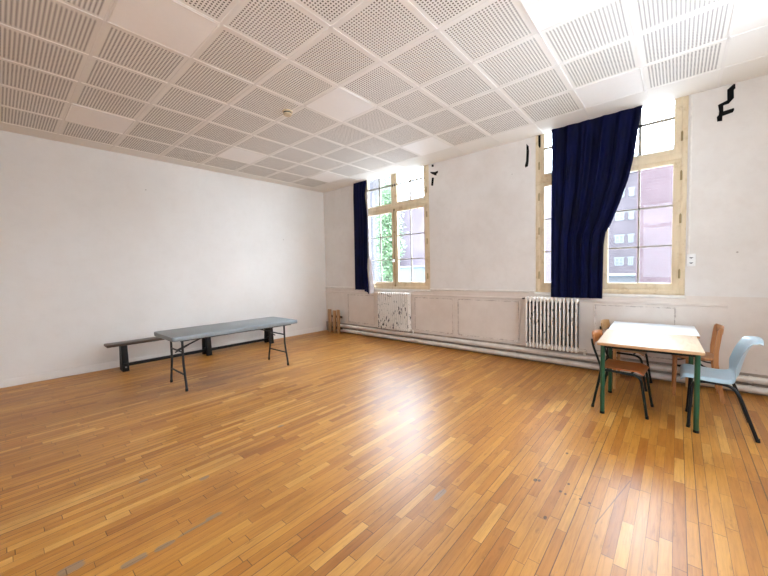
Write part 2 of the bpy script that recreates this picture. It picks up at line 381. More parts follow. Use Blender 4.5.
def lathe(bm, prof, c=(0, 0, 0), n=28):
    b = bmesh.new(); rings = []
    for r, z in prof: rings.append([b.verts.new((c[0] + r * math.cos(2 * math.pi * k / n), c[1] + r * math.sin(2 * math.pi * k / n), c[2] + z)) for k in range(n)])
    for i in range(len(prof) - 1):
        for k in range(n): b.faces.new((rings[i][k], rings[i][(k + 1) % n], rings[i + 1][(k + 1) % n], rings[i + 1][k]))
    b.faces.new(rings[0][::-1]); b.faces.new(rings[-1]); bmesh.ops.recalc_face_normals(b, faces=b.faces); add(bm, b)
def sheet(bm, fn, nu, nv, thick=0.0):
    # grid surface fn(u,v) -> point, given thickness along the normals
    b = bmesh.new(); g = [[b.verts.new(fn(i / nu, j / nv)) for j in range(nv + 1)] for i in range(nu + 1)]
    for i in range(nu):
        for j in range(nv): b.faces.new((g[i][j], g[i + 1][j], g[i + 1][j + 1], g[i][j + 1]))
    if thick:
        b.normal_update(); bmesh.ops.solidify(b, geom=b.faces[:], thickness=thick)
    bmesh.ops.recalc_face_normals(b, faces=b.faces); add(bm, b)
def obj(name, bm, mat, parent=None, loc=None, ang=35):
    me = bpy.data.meshes.new(name); bm.to_mesh(me); bm.free()
    for p in me.polygons: p.use_smooth = True
    me.set_sharp_from_angle(angle=math.radians(ang))
    me.materials.append(MAT[mat])
    o = bpy.data.objects.new(name, me); C.objects.link(o)
    if parent is not None: o.parent = parent
    if loc is not None: o.location = loc
    return o
def new(): return bmesh.new()
def tag(o, label, cat, group=None):
    o['label'] = label; o['category'] = cat
    if group: o['group'] = group
    return o
def thing(name, label, cat, loc=(0, 0, 0), rz=0, group=None):
    o = bpy.data.objects.new(name, None); C.objects.link(o); o.empty_display_size = .1
    o.location = loc; o.rotation_euler = (0, 0, rz); return tag(o, label, cat, group)
def struct(name, bm, mat, parent=None, **k):
    o = obj(name, bm, mat, parent, **k)
    if parent is None: o['kind'] = 'structure'
    return o
def copy_tree(o, parent=None):
    c = o.copy(); C.objects.link(c)
    if parent is not None: c.parent = parent
    for ch in list(o.children): copy_tree(ch, c)
    return c

# ------------------------------------------------------------------ room shell
X0, X1, Y0, Y1 = -2.2, 5.32, -1.35, 6.61
def wy(x): return 6.632 - .024 * (x - 1)      # the long white wall is not quite square to the grid
b = new(); box(b, (X0 - .2, Y0 - .2, -.2), (X1 + .35, Y1 + .4, 0)); struct('floor', b, 'floor')
b = new(); box(b, (X0 - .2, Y0 - .2, CEIL), (X1, Y1 + .4, CEIL + .25)); struct('ceiling', b, 'ceil')
b = new(); slab(b, [(X0 - .2, wy(X0 - .2)), (X1 + .35, wy(X1 + .35)), (X1 + .35, Y1 + .4), (X0 - .2, Y1 + .4)], 0, CEIL); struct('wall_left', b, 'wall')
b = new(); ys = [Y0 - .2] + [v for q in BACK_FILLWIN for v in q] + [Y1 + .08]
for i in range(0, len(ys), 2): box(b, (X0 - .2, ys[i], 0), (X0, ys[i + 1], CEIL))
for q in BACK_FILLWIN: box(b, (X0 - .2, q[0], 0), (X0, q[1], .95)); box(b, (X0 - .2, q[0], 3.30), (X0, q[1], CEIL))
struct('wall_back', b, 'wall')
b = new(); xs = [X0 - .2] + [v for q in SIDE_FILLWIN for v in q] + [X1 + .35]
for i in range(0, len(xs), 2): box(b, (xs[i], Y0 - .2, 0), (xs[i + 1], Y0, CEIL))
for q in SIDE_FILLWIN: box(b, (q[0], Y0 - .2, 0), (q[1], Y0, .95)); box(b, (q[0], Y0 - .2, 3.30), (q[1], Y0, CEIL))
struct('wall_right', b, 'wall')
# window wall with two openings that run up past the suspended ceiling
WIN = [(-.062, 1.615), (3.488, 5.165)]; SILL = 1.05; HEAD = 3.46; TOP = CEIL + .25
b = new()
ys = [Y0 - .2, WIN[0][0], WIN[0][1], WIN[1][0], WIN[1][1], Y1 + .1]
for i in (0, 2, 4): box(b, (X1, ys[i], 0), (X1 + .11, ys[i + 1], TOP))
for i in (1, 3): box(b, (X1, ys[i], 0), (X1 + .11, ys[i + 1], SILL)); box(b, (X1, ys[i], HEAD), (X1 + .11, ys[i + 1], TOP))
struct('wall_window', b, 'wall2')

# suspended ceiling tees (kept thin) and wall angle
b = new(); zt = CEIL - .0035
x = GX0 + TS * -2
while x < 4.9:
    box(b, (x - .012, Y0, zt), (x + .012, wy(x), CEIL + .002)); x += TS
y = GY0 + TS * -6
while y < 6.5:
    box(b, (X0, y - .012, zt), (X1, y + .012, CEIL + .002)); y += TS
struct('trim_1', b, 'tee')

# low skirting of the white wall
b = new(); prism(b, [(0, 0), (-.014, 0), (-.014, .085), (-.009, .098), (0, .10)], 'x', X0, X1)
for v in b.verts: v.co.y += wy(v.co.x)
struct('baseboard_left', b, 'wall')

# painted dado under the windows: board, moulded cap, lower rail, framed panels, faint paint ledge above
b = new(); box(b, (X1 - .012, Y0, 0), (X1 + .001, wy(X1) - .002, 1.045)); struct('trim_2', b, 'panel')
b = new()
prism(b, [(X1 + .001, 1.035), (X1 - .022, 1.038), (X1 - .034, 1.052), (X1 - .034, 1.066), (X1 - .018, 1.075), (X1 + .001, 1.075)], 'y', 1.622, 3.48)
prism(b, [(X1 + .001, 1.035), (X1 - .022, 1.038), (X1 - .034, 1.052), (X1 - .034, 1.066), (X1 - .018, 1.075), (X1 + .001, 1.075)], 'y', 5.17, wy(X1) - .002)
for y0, y1 in WIN: prism(b, [(X1 + .001, 1.005), (X1 - .02, 1.01), (X1 - .034, 1.022), (X1 - .034, 1.036), (X1 - .02, 1.046), (X1 + .001, 1.046)], 'y', y0 - .008, y1 + .008)
struct('trim_3', b, 'paint')
b = new(); prism(b, [(X1 - .011, .925), (X1 - .026, .932), (X1 - .03, .945), (X1 - .026, .958), (X1 - .011, .965)], 'y', -.42, wy(X1) - .002); struct('trim_4', b, 'panel')
def frame_panel(bm, y0, y1, z0, z1, t=.022, d=.010):
    x = X1 - .011
    for (a, c, e, f) in ((y0, y1, z0, z0 + t), (y0, y1, z1 - t, z1), (y0, y0 + t, z0 + t, z1 - t), (y1 - t, y1, z0 + t, z1 - t)):
        box(bm, (x - d, a, e), (x + .001, c, f), .003)
b = new()
for y0, y1 in PANELS: frame_panel(b, y0, y1, .25, .915)
struct('trim_5', b, 'panel')
b = new()
for y0, y1 in ((1.63, 3.478), (5.18, wy(X1) - .002)): box(b, (X1 - .004, y0, 1.515), (X1 + .001, y1, 1.525))
struct('trim_6', b, 'wall2')
b = new(); box(b, (X1 - .03, Y0, 0), (X1 - .011, wy(X1) - .002, .22), .006); struct('baseboard_window', b, 'skirting_shade')

# ------------------------------------------------------------------ windows
def window(idx, y0):
    W = 1.677; y1 = y0 + W; xi, xo = X1 + .008, X1 + .075
    zb, zt0, zt1, ztop = 1.05, 2.60, 2.775, HEAD
    b = new()
    box(b, (xi - .006, y0, zb), (xo, y0 + .055, ztop), .006); box(b, (xi - .006, y1 - .055, zb), (xo, y1, ztop), .006)
    box(b, (xi - .006, y0 + .05, zb), (xo, y1 - .05, zb + .06), .006); box(b, (xi - .006, y0 + .05, ztop - .05), (xo, y1 - .05, ztop), .006)
    box(b, (xi - .010, y0 + .05, 2.650), (xo, y1 - .05, 2.725), .010)           # transom bar
    root = struct('window_%d' % idx, b, 'frame')
    yc = (y0 + y1) / 2
    # four sashes: two tall casements, two top lights
    for side in (0, 1):
        a, c = (y0 + .052, yc - .002) if side == 0 else (yc + .002, y1 - .052)
        for (z0, z1, bars, hz) in ((1.108, 2.655, (1.645, 2.12), 'low'), (2.722, 3.412, (3.14,), 'top')):
            lo = .085 if hz == 'low' else .055
            st = .072
            f = new()
            box(f, (xi - .002, a, z0), (xo - .02, a + st, z1), .006); box(f, (xi - .002, c - st, z0), (xo - .02, c, z1), .006)
            box(f, (xi - .002, a + st - .003, z0), (xo - .02, c - st + .003, z0 + lo), .006); box(f, (xi - .002, a + st - .003, z1 - .055), (xo - .02, c - st + .003, z1), .006)
            s = obj('sash', f, 'frame', root)
            g = new(); ym = (a + c) / 2
            bw = .010 if hz == 'low' else .016; box(g, (xi + .008, ym - bw, z0 + lo), (xo - .032, ym + bw, z1 - .05), .002)
            for zz in bars: box(g, (xi + .008, a + st, zz - bw), (xo - .032, c - st, zz + bw), .002)
            obj('glazing_bar', g, 'glazing', s)
            p = new(); box(p, (xi + .026, a + st - .004, z0 + lo - .004), (xi + .030, c - st + .004, z1 - .05)); obj('glass', p, 'glass', s)
        # hinges on the outer side
        yh = a if side == 0 else c
        for zz in (1.30, 1.95, 2.45, 2.90):
            h = new(); tube(h, [(xi - .012, yh, zz - .05), (xi - .012, yh, zz + .05)], .010, 10); tube(h, [(xi - .012, yh, zz + .05), (xi - .012, yh, zz + .062)], .006, 8)
            obj('hinge', h, 'hinge', root)
    # espagnolette: rod, keeps and a porcelain knob
    e = new(); tube(e, [(xi - .014, yc, 1.10), (xi - .014, yc, 2.66)], .007, 8)
    for zz in (1.12, 1.62, 2.2, 2.64): box(e, (xi - .022, yc - .014, zz - .018), (xi + .002, yc + .014, zz + .018), .004)
    rod = obj('bolt_rod', e, 'hinge', root)
    if idx == 2: return root          # the curtain hangs right in front of it
    k = new(); tube(k, [(xi - .02, yc, 1.62), (xi - .055, yc, 1.62)], .008, 8); lathe(k, [(.006, -.03), (.02, -.024), (.026, -.008), (.026, .008), (.02, .024), (.006, .03)], (xi - .06, yc, 1.62), 16)
    obj('knob', k, 'porcelain', rod)
    for dy in (-.03, .03):
        t = new(); box(t, (xi - .016, yc + dy - .016, 3.105), (xi + .002, yc + dy + .016, 3.15), .004); obj('catch', t, 'dark', root)
    return root
window(1, WIN[1][0]); w2 = window(2, WIN[0][0])
for k, (ya, yb) in enumerate(BACK_FILLWIN):  # added window behind the camera, built to let in fill light
    b = new(); xa, xb = X0 - .12, X0 - .05; ym = (ya + yb) / 2
    for p, q in (((ya, .95), (ya + .08, 3.30)), ((yb - .08, .95), (yb, 3.30)), ((ya + .08, .95), (yb - .08, 1.05)), ((ya + .08, 3.22), (yb - .08, 3.30)), ((ym - .05, 1.05), (ym + .05, 3.22)), ((ya + .08, 2.55), (ym - .05, 2.63)), ((ym + .05, 2.55), (yb - .08, 2.63))):
        box(b, (xa, p[0], p[1]), (xb, q[0], q[1]), .005)
    r = struct('window_%d' % (3 + k), b, 'frame')
    b = new(); box(b, (X0 - .087, ya + .075, 1.045), (X0 - .083, yb - .075, 3.225)); obj('glass', b, 'glass', r)
for k, (xa, xb) in enumerate(SIDE_FILLWIN):  # added out-of-view window, brightens the right side of the room
    b = new(); ya, yb = Y0 - .12, Y0 - .05; xm = (xa + xb) / 2
    for p, q in (((xa, .95), (xa + .08, 3.30)), ((xb - .08, .95), (xb, 3.30)), ((xa + .08, .95), (xb - .08, 1.05)), ((xa + .08, 3.22), (xb - .08, 3.30)), ((xm - .05, 1.05), (xm + .05, 3.22)), ((xa + .08, 2.55), (xm - .05, 2.63)), ((xm + .05, 2.55), (xb - .08, 2.63))):
        box(b, (p[0], ya, p[1]), (q[0], yb, q[1]), .005)
    r = struct('window_%d' % (4 + k), b, 'frame')
    b = new(); box(b, (xa + .075, Y0 - .087, 1.045), (xb - .075, Y0 - .083, 3.225)); obj('glass', b, 'glass', r)
# added unseen building mass above the room, blocks sky light from the facades
b = new(); box(b, (X0 - .2, Y0 - .2, CEIL + .26), (X1 + .35, Y1 + 9, 9.5)); struct('roof', b, 'extwhite')
b = new()   # cut-off black strap at the head of the right window, left jamb
prism(b, [(1.545, 3.345), (1.575, 3.345), (1.572, 3.20), (1.560, 3.165), (1.545, 3.175)], 'x', X1 - .006, X1 + .003)
tag(obj('curtain_strap', b, 'blackmark'), 'short black strap on the upper left jamb of the curtained window', 'strap')

# ------------------------------------------------------------------ ceiling lights and smoke detector
def panel_light(i, k, label):
    x, y = GX0 + TS * i, GY0 + TS * k
    t = thing('ceiling_light', label, 'ceiling light', (x + .3, y + .3, CEIL), 0, 'square panel lights set in the tiled ceiling')
    b = new(); d = .298; f = .016
    for p0, p1 in (((-d, -d), (d, -d + f)), ((-d, d - f), (d, d)), ((-d, -d + f), (-d + f, d - f)), ((d - f, -d + f), (d, d - f))):
        box(b, (p0[0], p0[1], -.007), (p1[0], p1[1], .001), .002)
    obj('frame', b, 'tee', t)
    b = new(); box(b, (-d + f, -d + f, -.0045), (d - f, d - f, .001)); obj('diffuser', b, 'diffuser', t)
panel_light(1, 0, 'square white ceiling panel light at the top left, nearest one on the left')
panel_light(1, 4, 'square white ceiling panel light close to the upper left end of the bare wall')
panel_light(4, -4, 'square white ceiling panel light at the top edge, cut off by the frame')
panel_light(4, 0, 'square white ceiling panel light just beyond the smoke detector, mid ceiling')
panel_light(4, 4, 'square white ceiling panel light near the middle of the bare white wall')
panel_light(7, -4, 'square white ceiling panel light right above the wide navy curtain')
panel_light(7, 0, 'square white ceiling panel light above the right edge of the far window')
panel_light(7, 4, 'square white ceiling panel light in the far corner, above the narrow curtain')
t = thing('smoke_detector', 'small yellowed round smoke detector on the ceiling', 'smoke detector', (2.388, 3.547, CEIL))
b = new(); lathe(b, [(.058, .001), (.060, -.004), (.060, -.014), (.052, -.018)]); obj('base', b, 'detector', t)
b = new(); lathe(b, [(.050, -.017), (.047, -.026), (.047, -.034), (.030, -.036)]); obj('sensor_slot', b, 'dark', t)
b = new(); lathe(b, [(.049, -.033), (.049, -.044), (.040, -.054), (.015, -.058)]); obj('cap', b, 'detector', t)

# ------------------------------------------------------------------ curtains
def curtain(name, label, left, rightf, zt_, zb_, folds, amp, xc, seed, tuck=0):
    rnd = random.Random(seed); ph = [rnd.uniform(0, 6.28) for _ in range(4)]
    def fn(u, v):
        z = zt_ + (zb_(u) - zt_) * v
        yl, yr = left(z), rightf(z)
        y = yl + (yr - yl) * u
        k = 2 * math.pi * folds
        a = amp * (.75 + .25 * math.sin(3 * v + ph[0])) * min(1, .25 + v * 6)
        x = xc + a * math.sin(k * u + ph[1] + .5 * math.sin(2.2 * v)) + a * .45 * math.sin(k * 2.3 * u + ph[2] + v) - .012 * v
        y += .35 * a * math.cos(k * u + ph[3])
        return Vector((x, y, z))
    b = new(); sheet(b, fn, 120, 60, .004)
    return tag(obj(name, b, 'curtain', ang=80), label, 'curtain'), fn
def interp(pts):
    def f(z):
        if z >= pts[0][0]: return pts[0][1]
        for (z0, y0), (z1, y1) in zip(pts, pts[1:]):
            if z >= z1:
                t = (z0 - z) / (z0 - z1); return y0 + (y1 - y0) * t
        return pts[-1][1]
    return f
c2, _ = curtain('window_curtain', 'wide navy blue curtain drawn across the left half of the right window', lambda z: 1.375,
    interp([(3.35, .355), (3.1, .385), (2.8, .42), (2.5, .478), (2.2, .57), (1.95, .66), (1.85, .715), (1.7, .735), (1.0, .745)]), CEIL - .001, lambda u: .988, 5.2, .032, X1 - .078, 3)
c1, _ = curtain('window_curtain', 'narrow dark navy curtain bunched at the left of the far window', lambda z: 5.40,
    interp([(3.35, 5.00), (3.05, 5.05), (2.6, 5.00), (1.75, 5.00), (1.5, 5.03), (1.0, 4.99)]), CEIL - .001, lambda u: 1.02 - .09 * max(0, u - .6) / .4, 4, .022, X1 - .062, 5)
def lin(u, v):
    z = 3.10 + (.945 - 3.10) * v; wdt = .055 if z > 1.75 else .075 + .065 * (1.75 - z) / .8
    if z > 2.2: wdt = .03 + .03 * (3.10 - z) / .9
    return Vector((X1 - .056 + .012 * math.sin(5 * u + 3 * v), 5.02 - wdt * u + .008 * math.sin(6 * v), z))
b = new(); sheet(b, lin, 6, 40, .003); obj('lining', b, 'lining', c1, ang=80)

# ------------------------------------------------------------------ radiators
def radiator(label, y0, y1, n, mat, z0=.235, z1=.985):
    x0, x1 = X1 - .165, X1 - .045
    t = thing('radiator', label, 'radiator', (0, 0, 0), 0, 'old column radiators under the windows')
    p = (y1 - y0) / n
    for i in range(n):
        yc = y0 + p * (i + .5); b = new(); r = p * .31
        for xx in (x0 + .022, (x0 + x1) / 2, x1 - .022):
            pts = [(xx, yc, z0 + .03 + (z1 - z0 - .06) * k / 6) for k in range(7)]
            tube(b, pts, r, 10)
        # heads top and bottom that join the columns
        for zc in (z0 + .032, z1 - .032):
            box(b, (x0, yc - p * .36, zc - .032), (x1, yc + p * .36, zc + .032), .014, seg=3)
            tube(b, [((x0 + x1) / 2, yc - p / 2, zc), ((x0 + x1) / 2, yc + p / 2, zc)], .024, 12)
        obj('section', b, mat, t)
    return t, x0, x1
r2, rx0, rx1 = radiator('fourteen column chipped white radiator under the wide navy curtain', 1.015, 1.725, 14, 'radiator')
b = new(); tube(b, fillet([(rx0 + .06, 1.02, .267), (rx0 + .06, .945, .267), (rx0 + .06, .945, .208)], .03), .014, 10); lathe(b, [(.018, -.02), (.024, -.012), (.024, .012), (.018, .02)], (rx0 + .06, .945, .267), 14); obj('valve', b, 'pipe', r2)
b = new(); tube(b, [(X1 - .012, 1.77, .955), (rx0 + .06, 1.77, .955), (rx0 + .06, 1.715, .955)], .010, 8); obj('bracket', b, 'dark', r2)
r1, _, _ = radiator('white radiator speckled with black chips under the far window', 3.895, 4.70, 15, 'radiator_spotted')
b = new(); tube(b, fillet([(rx0 + .06, 3.90, .267), (rx0 + .06, 3.83, .267), (rx0 + .06, 3.83, .208)], .03), .014, 10); obj('valve', b, 'pipe', r1)

# heating pipes along the window wall
for z, lab in ((.165, 'upper painted heating pipe running along the foot of the window wall'), (.062, 'lower painted heating pipe just above the floor at the window wall')):
    t = thing('heating_pipe', lab, 'pipe', (0, 0, 0), 0, 'pair of heating pipes along the window wall')
    xp = X1 - .072
    b = new(); tube(b, [(xp, Y0 + .005, z), (xp, 2.5, z), (xp, 6.12, z), ] , .036, 14); obj('pipe', b, 'pipe', t)
    for yy in (-.6, 1.9, 3.4, 5.4):
        b = new(); box(b, (xp - .03, yy - .012, z - .004), (X1 - .02, yy + .012, z + .004)); tube(b, [(xp, yy - .012, z), (xp, yy + .012, z)], .040, 14); obj('clip', b, 'pipe', t)

# ------------------------------------------------------------------ socket, conduit, tape marks
t = thing('wall_socket', 'white double wall socket beside the right window frame', 'socket', (X1, -.112, 1.462))
b = new(); box(b, (-.028, -.038, -.072), (0, .038, .072), .006); obj('housing', b, 'socket', t)
for zz in (.030, -.030):
    b = new(); box(b, (-.033, -.027, zz - .025), (-.027, .027, zz + .025), .003); o = obj('outlet', b, 'socket', t)
    k = new(); box(k, (-.0345, -.016, zz - .006), (-.032, .016, zz + .002), .001); box(k, (-.0345, -.006, zz - .012), (-.032, .006, zz - .004), .001); obj('pin_holes', k, 'dark', o)
b = new(); box(b, (X1 - .012, -.098, 1.536), (X1 + .001, -.078, CEIL - .001), .003); tag(obj('cable_conduit', b, 'paint'), 'thin white cable conduit rising from the socket along the window frame', 'conduit')

def mark(name, label, polys, group='black marks left on the window wall'):
    b = new()
    for pl in polys: prism(b, pl, 'x', X1 - .004, X1 + .0005)
    tag(obj(name, b, 'blackmark'), label, 'tape', group)
mark('tape_mark', 'large jagged black tape mark high on the right of the right window',
     [[(-.432, 3.338), (-.434, 3.289), (-.422, 3.278), (-.425, 3.192), (-.385, 3.145), (-.345, 3.14), (-.346, 3.077), (-.426, 3.086), (-.43, 3.065), (-.42, 3.043), (-.34, 3.028), (-.339, 2.977), (-.30, 2.98), (-.295, 3.031), (-.31, 3.047), (-.313, 3.088), (-.302, 3.158), (-.374, 3.185), (-.371, 3.297), (-.418, 3.34)]])
mark('tape_mark', 'slim upright black tape strip on the left of the right window', [[(1.743, 3.269), (1.712, 3.228), (1.705, 3.147), (1.712, 3.006), (1.722, 2.936), (1.758, 2.923), (1.767, 2.955), (1.749, 3.014), (1.743, 3.156)]])
mark('tape_mark', 'tiny square black tape dab, topmost right of the far window', [[(3.417, 3.333), (3.376, 3.326), (3.377, 3.287), (3.418, 3.294)]])
mark('tape_mark', 'forked black tape mark right of the far window, between the dab and the bar', [[(3.454, 3.210), (3.35, 3.188), (3.287, 3.197), (3.292, 3.158), (3.322, 3.145), (3.315, 3.119), (3.351, 3.127), (3.432, 3.178)]])
mark('tape_mark', 'short upright black tape bar right of the far window, below the forked mark', [[(3.416, 3.10), (3.374, 3.091), (3.395, 2.946), (3.436, 2.962)]])

# ------------------------------------------------------------------ grey folding table
t = thing('folding_table', 'long grey plastic folding table standing in front of the dark bench', 'table', (2.175, 4.79, 0))
b = new(); hx, hy = .866, .366
pts = []
for sx, sy, a0 in ((1, 1, 0), (-1, 1, 90), (-1, -1, 180), (1, -1, 270)):
    for k in range(7):
        a = math.radians(a0 + 15 * k); pts.append((sx * (hx - .04) + .04 * math.cos(a), sy * (hy - .04) + .04 * math.sin(a)))
prism(b, pts, 'z', .640, .692, .007); obj('tabletop', b, 'greytop', t)
b = new()
for yy in (-hy + .06, hy - .06): box(b, (-hx + .10, yy - .012, .622), (hx - .10, yy + .012, .651), .004)
obj('side_rail', b, 'gunmetal', t)
for sx in (-1, 1):
    xl = sx * .712
    for sy in (-1, 1):
        yt, yf = sy * .205, sy * .272
        b = new(); tube(b, fillet([(xl, yt, .652), (xl, yt, .34), (xl, sy * .245, .16), (xl, yf, .075), (xl, yf + sy * .004, .0)], .06), .0135, 10)
        lg = obj('leg', b, 'gunmetal', t)
        b = new(); tube(b, [(xl, yf + sy * .004, .0), (xl, yf + sy * .002, .035)], .0165, 10); obj('foot_cap', b, 'blacktube', lg)
    b = new(); tube(b, [(xl, -.238, .195), (xl, .238, .195)], .011, 8); obj('crossbar', b, 'gunmetal', t)
    b = new(); tube(b, [(xl, -.205, .47), (xl, .205, .47)], .010, 8); obj('crossbar', b, 'gunmetal', t)
    b = new(); tube(b, [(xl, -.205, .652), (xl, .205, .652)], .012, 8); obj('hinge_tube', b, 'gunmetal', t)
    b = new(); tube(b, [(xl, 0, .47), (sx * .23, 0, .645)], .0095, 8); tube(b, [(xl, .07, .43), (xl - sx * .14, 0, .515)], .008, 8); obj('brace', b, 'gunmetal', t)
    b = new(); tube(b, [(sx * .23, -.30, .642), (sx * .23, .30, .642)], .010, 8); obj('brace_rod', b, 'gunmetal', t)

# ------------------------------------------------------------------ long low bench
t = thing('bench', 'long low dark brown bench along the white wall behind the folding table', 'bench', (2.4, 6.31, 0))
b = new(); box(b, (-1.40, -.115, .392), (1.46, .115, .43), .008); obj('seat', b, 'benchwood', t)
for xl in (-1.19, 0, 1.21):
    for sy in (-1, 1):
        q = (.002, .055, .105, .002) if xl < -1 else (.045, .095, .125, .062)
        b = new(); prism(b, [(sy * q[0], .392), (sy * q[1], .392), (sy * q[2], 0), (sy * q[3], 0)], 'x', xl - .040, xl + .040, .004); lg = obj('leg', b, 'benchblack', t)
    b = new(); box(b, (xl - .03, -.11, .075), (xl + .03, .11, .125), .004); obj('leg_brace', b, 'benchblack', t)
b = new(); box(b, (-1.19, -.02, .06), (1.28, .02, .105), .004); obj('stretcher', b, 'benchblack', t)
b = new(); box(b, (-1.2, -.110, .055), (-1.18, -.090, .075), .003); obj('foot_bracket', b, 'chrome', t)

# ------------------------------------------------------------------ slatted wooden frame in the corner
t = thing('slatted_rack', 'small wooden slatted rack standing in the corner before the heating pipes', 'rack', (5.13, 6.02, 0), 0)
for k, (yy, hw) in enumerate(((.165, .052), (.0, .045), (-.135, .042))):
    b = new(); box(b, (-.018, yy - hw, 0), (.010, yy + hw, .55 if k != 1 else .53), .005); obj('slat', b, 'cornerwood', t)
for zz in (.10, .36):
    b = new(); box(b, (.0095, -.235, zz), (.035, .205, zz + .05), .004); obj('crossbar', b, 'benchwood', t)

# ------------------------------------------------------------------ the two school tables
t = thing('school_table', 'front school table with pale wood top and green tube legs', 'table', (4.12, .211, 0), math.radians(2.0))
hx, hy, ht = .415, .372, .700
b = new(); box(b, (-hx, -hy, ht - .006), (hx, hy, ht), .002); obj('tabletop', b, 'tabletop', t)
b = new(); box(b, (-hx + .001, -hy + .001, ht - .028), (hx - .001, hy - .001, ht - .006), .002); obj('edge', b, 'edgewood', t)
b = new()
for sy in (-1, 1): box(b, (-.33, sy * .332 - .013, ht - .060), (.33, sy * .332 + .013, ht - .028), .003)
for sx in (-1, 1): box(b, (sx * .337 - .013, -.33, ht - .060), (sx * .337 + .013, .33, ht - .028), .003)
obj('apron', b, 'darkgreen', t)
for sx in (-1, 1):
    for sy in (-1, 1):
        b = new(); tube(b, [(sx * .337, sy * .333, .012), (sx * .337, sy * .333, ht - .028)], .019, 14); lg = obj('leg', b, 'tablegreen', t)
        b = new(); tube(b, [(sx * .337, sy * .333, 0), (sx * .337, sy * .333, .022)], .0205, 14); obj('foot_cap', b, 'blacktube', lg)
t = thing('school_table', 'rear school table with bluish white top pushed against the wall', 'table', (4.896, .219, 0), math.radians(2.0))
hx2, hy2 = .345, .382
b = new(); box(b, (-hx2 - .012, -hy2, ht - .004), (hx2, hy2, ht + .002), .002); obj('tabletop', b, 'whitetop', t)
b = new(); box(b, (-hx2 - .011, -hy2 + .001, ht - .026), (hx2 - .001, hy2 - .001, ht - .004), .002); obj('edge', b, 'edgewood', t)
b = new()
for sy in (-1, 1): box(b, (-.27, sy * .325 - .010, ht - .070), (.27, sy * .325 + .010, ht - .026), .003)
for sx in (-1, 1): box(b, (sx * .270 - .010, -.32, ht - .070), (sx * .270 + .010, .32, ht - .026), .003)
obj('apron', b, 'beech', t)
for sx in (-1, 1):
    for sy in (-1, 1):
        b = new(); tube(b, [(sx * .270, sy * .325, 0), (sx * .270, sy * .325, ht - .026)], .015, 10, .019); obj('leg', b, 'paleply', t)

# ------------------------------------------------------------------ school chairs (dark tube frame, ply seat and back); faces local -y
def school_chair(label, loc, rz, seatmat, backmat):
    t = thing('school_chair', label, 'chair', loc, rz, 'tube framed school chairs at the tables')
    hw = .178
    # seat: dished ply with a rolled front edge
    def seat(u, v):
        x = (u - .5) * 2 * .178; y = .165 - .335 * v
        z = .418 - .010 * math.sin(math.pi * min(1, v * 1.1)) * (1 - (2 * u - 1) ** 2 * .5)
        if v > .82: z -= .030 * ((v - .82) / .18) ** 2
        return Vector((x * (1 - .05 * v), y, z))
    b = new(); sheet(b, seat, 14, 18, .012); obj('seat', b, seatmat, t, ang=50)
    def back(u, v):
        a = (u - .5) * 2
        return Vector((a * .182, .232 + .012 * v - .0 + .030 * (1 - a * a) - .015, .628 + .118 * v - .014 * a * a * (1 if v > .5 else -.3)))
    b = new(); sheet(b, back, 16, 8, .011); obj('backrest', b, backmat, t, ang=50)
    for s in (-1, 1):
        b = new(); tube(b, fillet([(s * .183, .243, .69), (s * .183, .232, .62), (s * .183, .165, .43), (s * .183, .165, .40)], .05), .0105, 10); obj('back_post', b, 'darkgreen', t)
        b = new(); tube(b, fillet([(s * .183, .165, .44), (s * .183, .160, .392), (s * .187, .232, .0)], .03), .0115, 10); lg = obj('leg', b, 'darkgreen', t)
        b = new(); tube(b, [(s * .187, .232, .0), (s * .187, .227, .028)], .0135, 10); obj('foot_cap', b, 'blacktube', lg)
        b = new(); tube(b, fillet([(s * .178, .16, .394), (s * .172, -.10, .390), (s * .172, -.155, .36), (s * .188, -.205, .0)], .05), .0115, 10); lg = obj('leg', b, 'darkgreen', t)
        b = new(); tube(b, [(s * .188, -.205, .0), (s * .187, -.203, .028)], .0135, 10); obj('foot_cap', b, 'blacktube', lg)
    for yy, xx in ((.12, .178), (-.08, .172)):
        b = new(); tube(b, [(-xx, yy, .390), (xx, yy, .390)], .010, 8); obj('seat_rail', b, 'darkgreen', t)
    return t
school_chair('dark tube school chair with orange plywood seat at the left of the front table', (4.06, .39, 0), math.radians(-3), 'ply', 'ply')
school_chair('dark tube school chair with pale plywood back at the left of the rear table', (4.925, .442, 0), math.radians(-4), 'paleply', 'paleply')

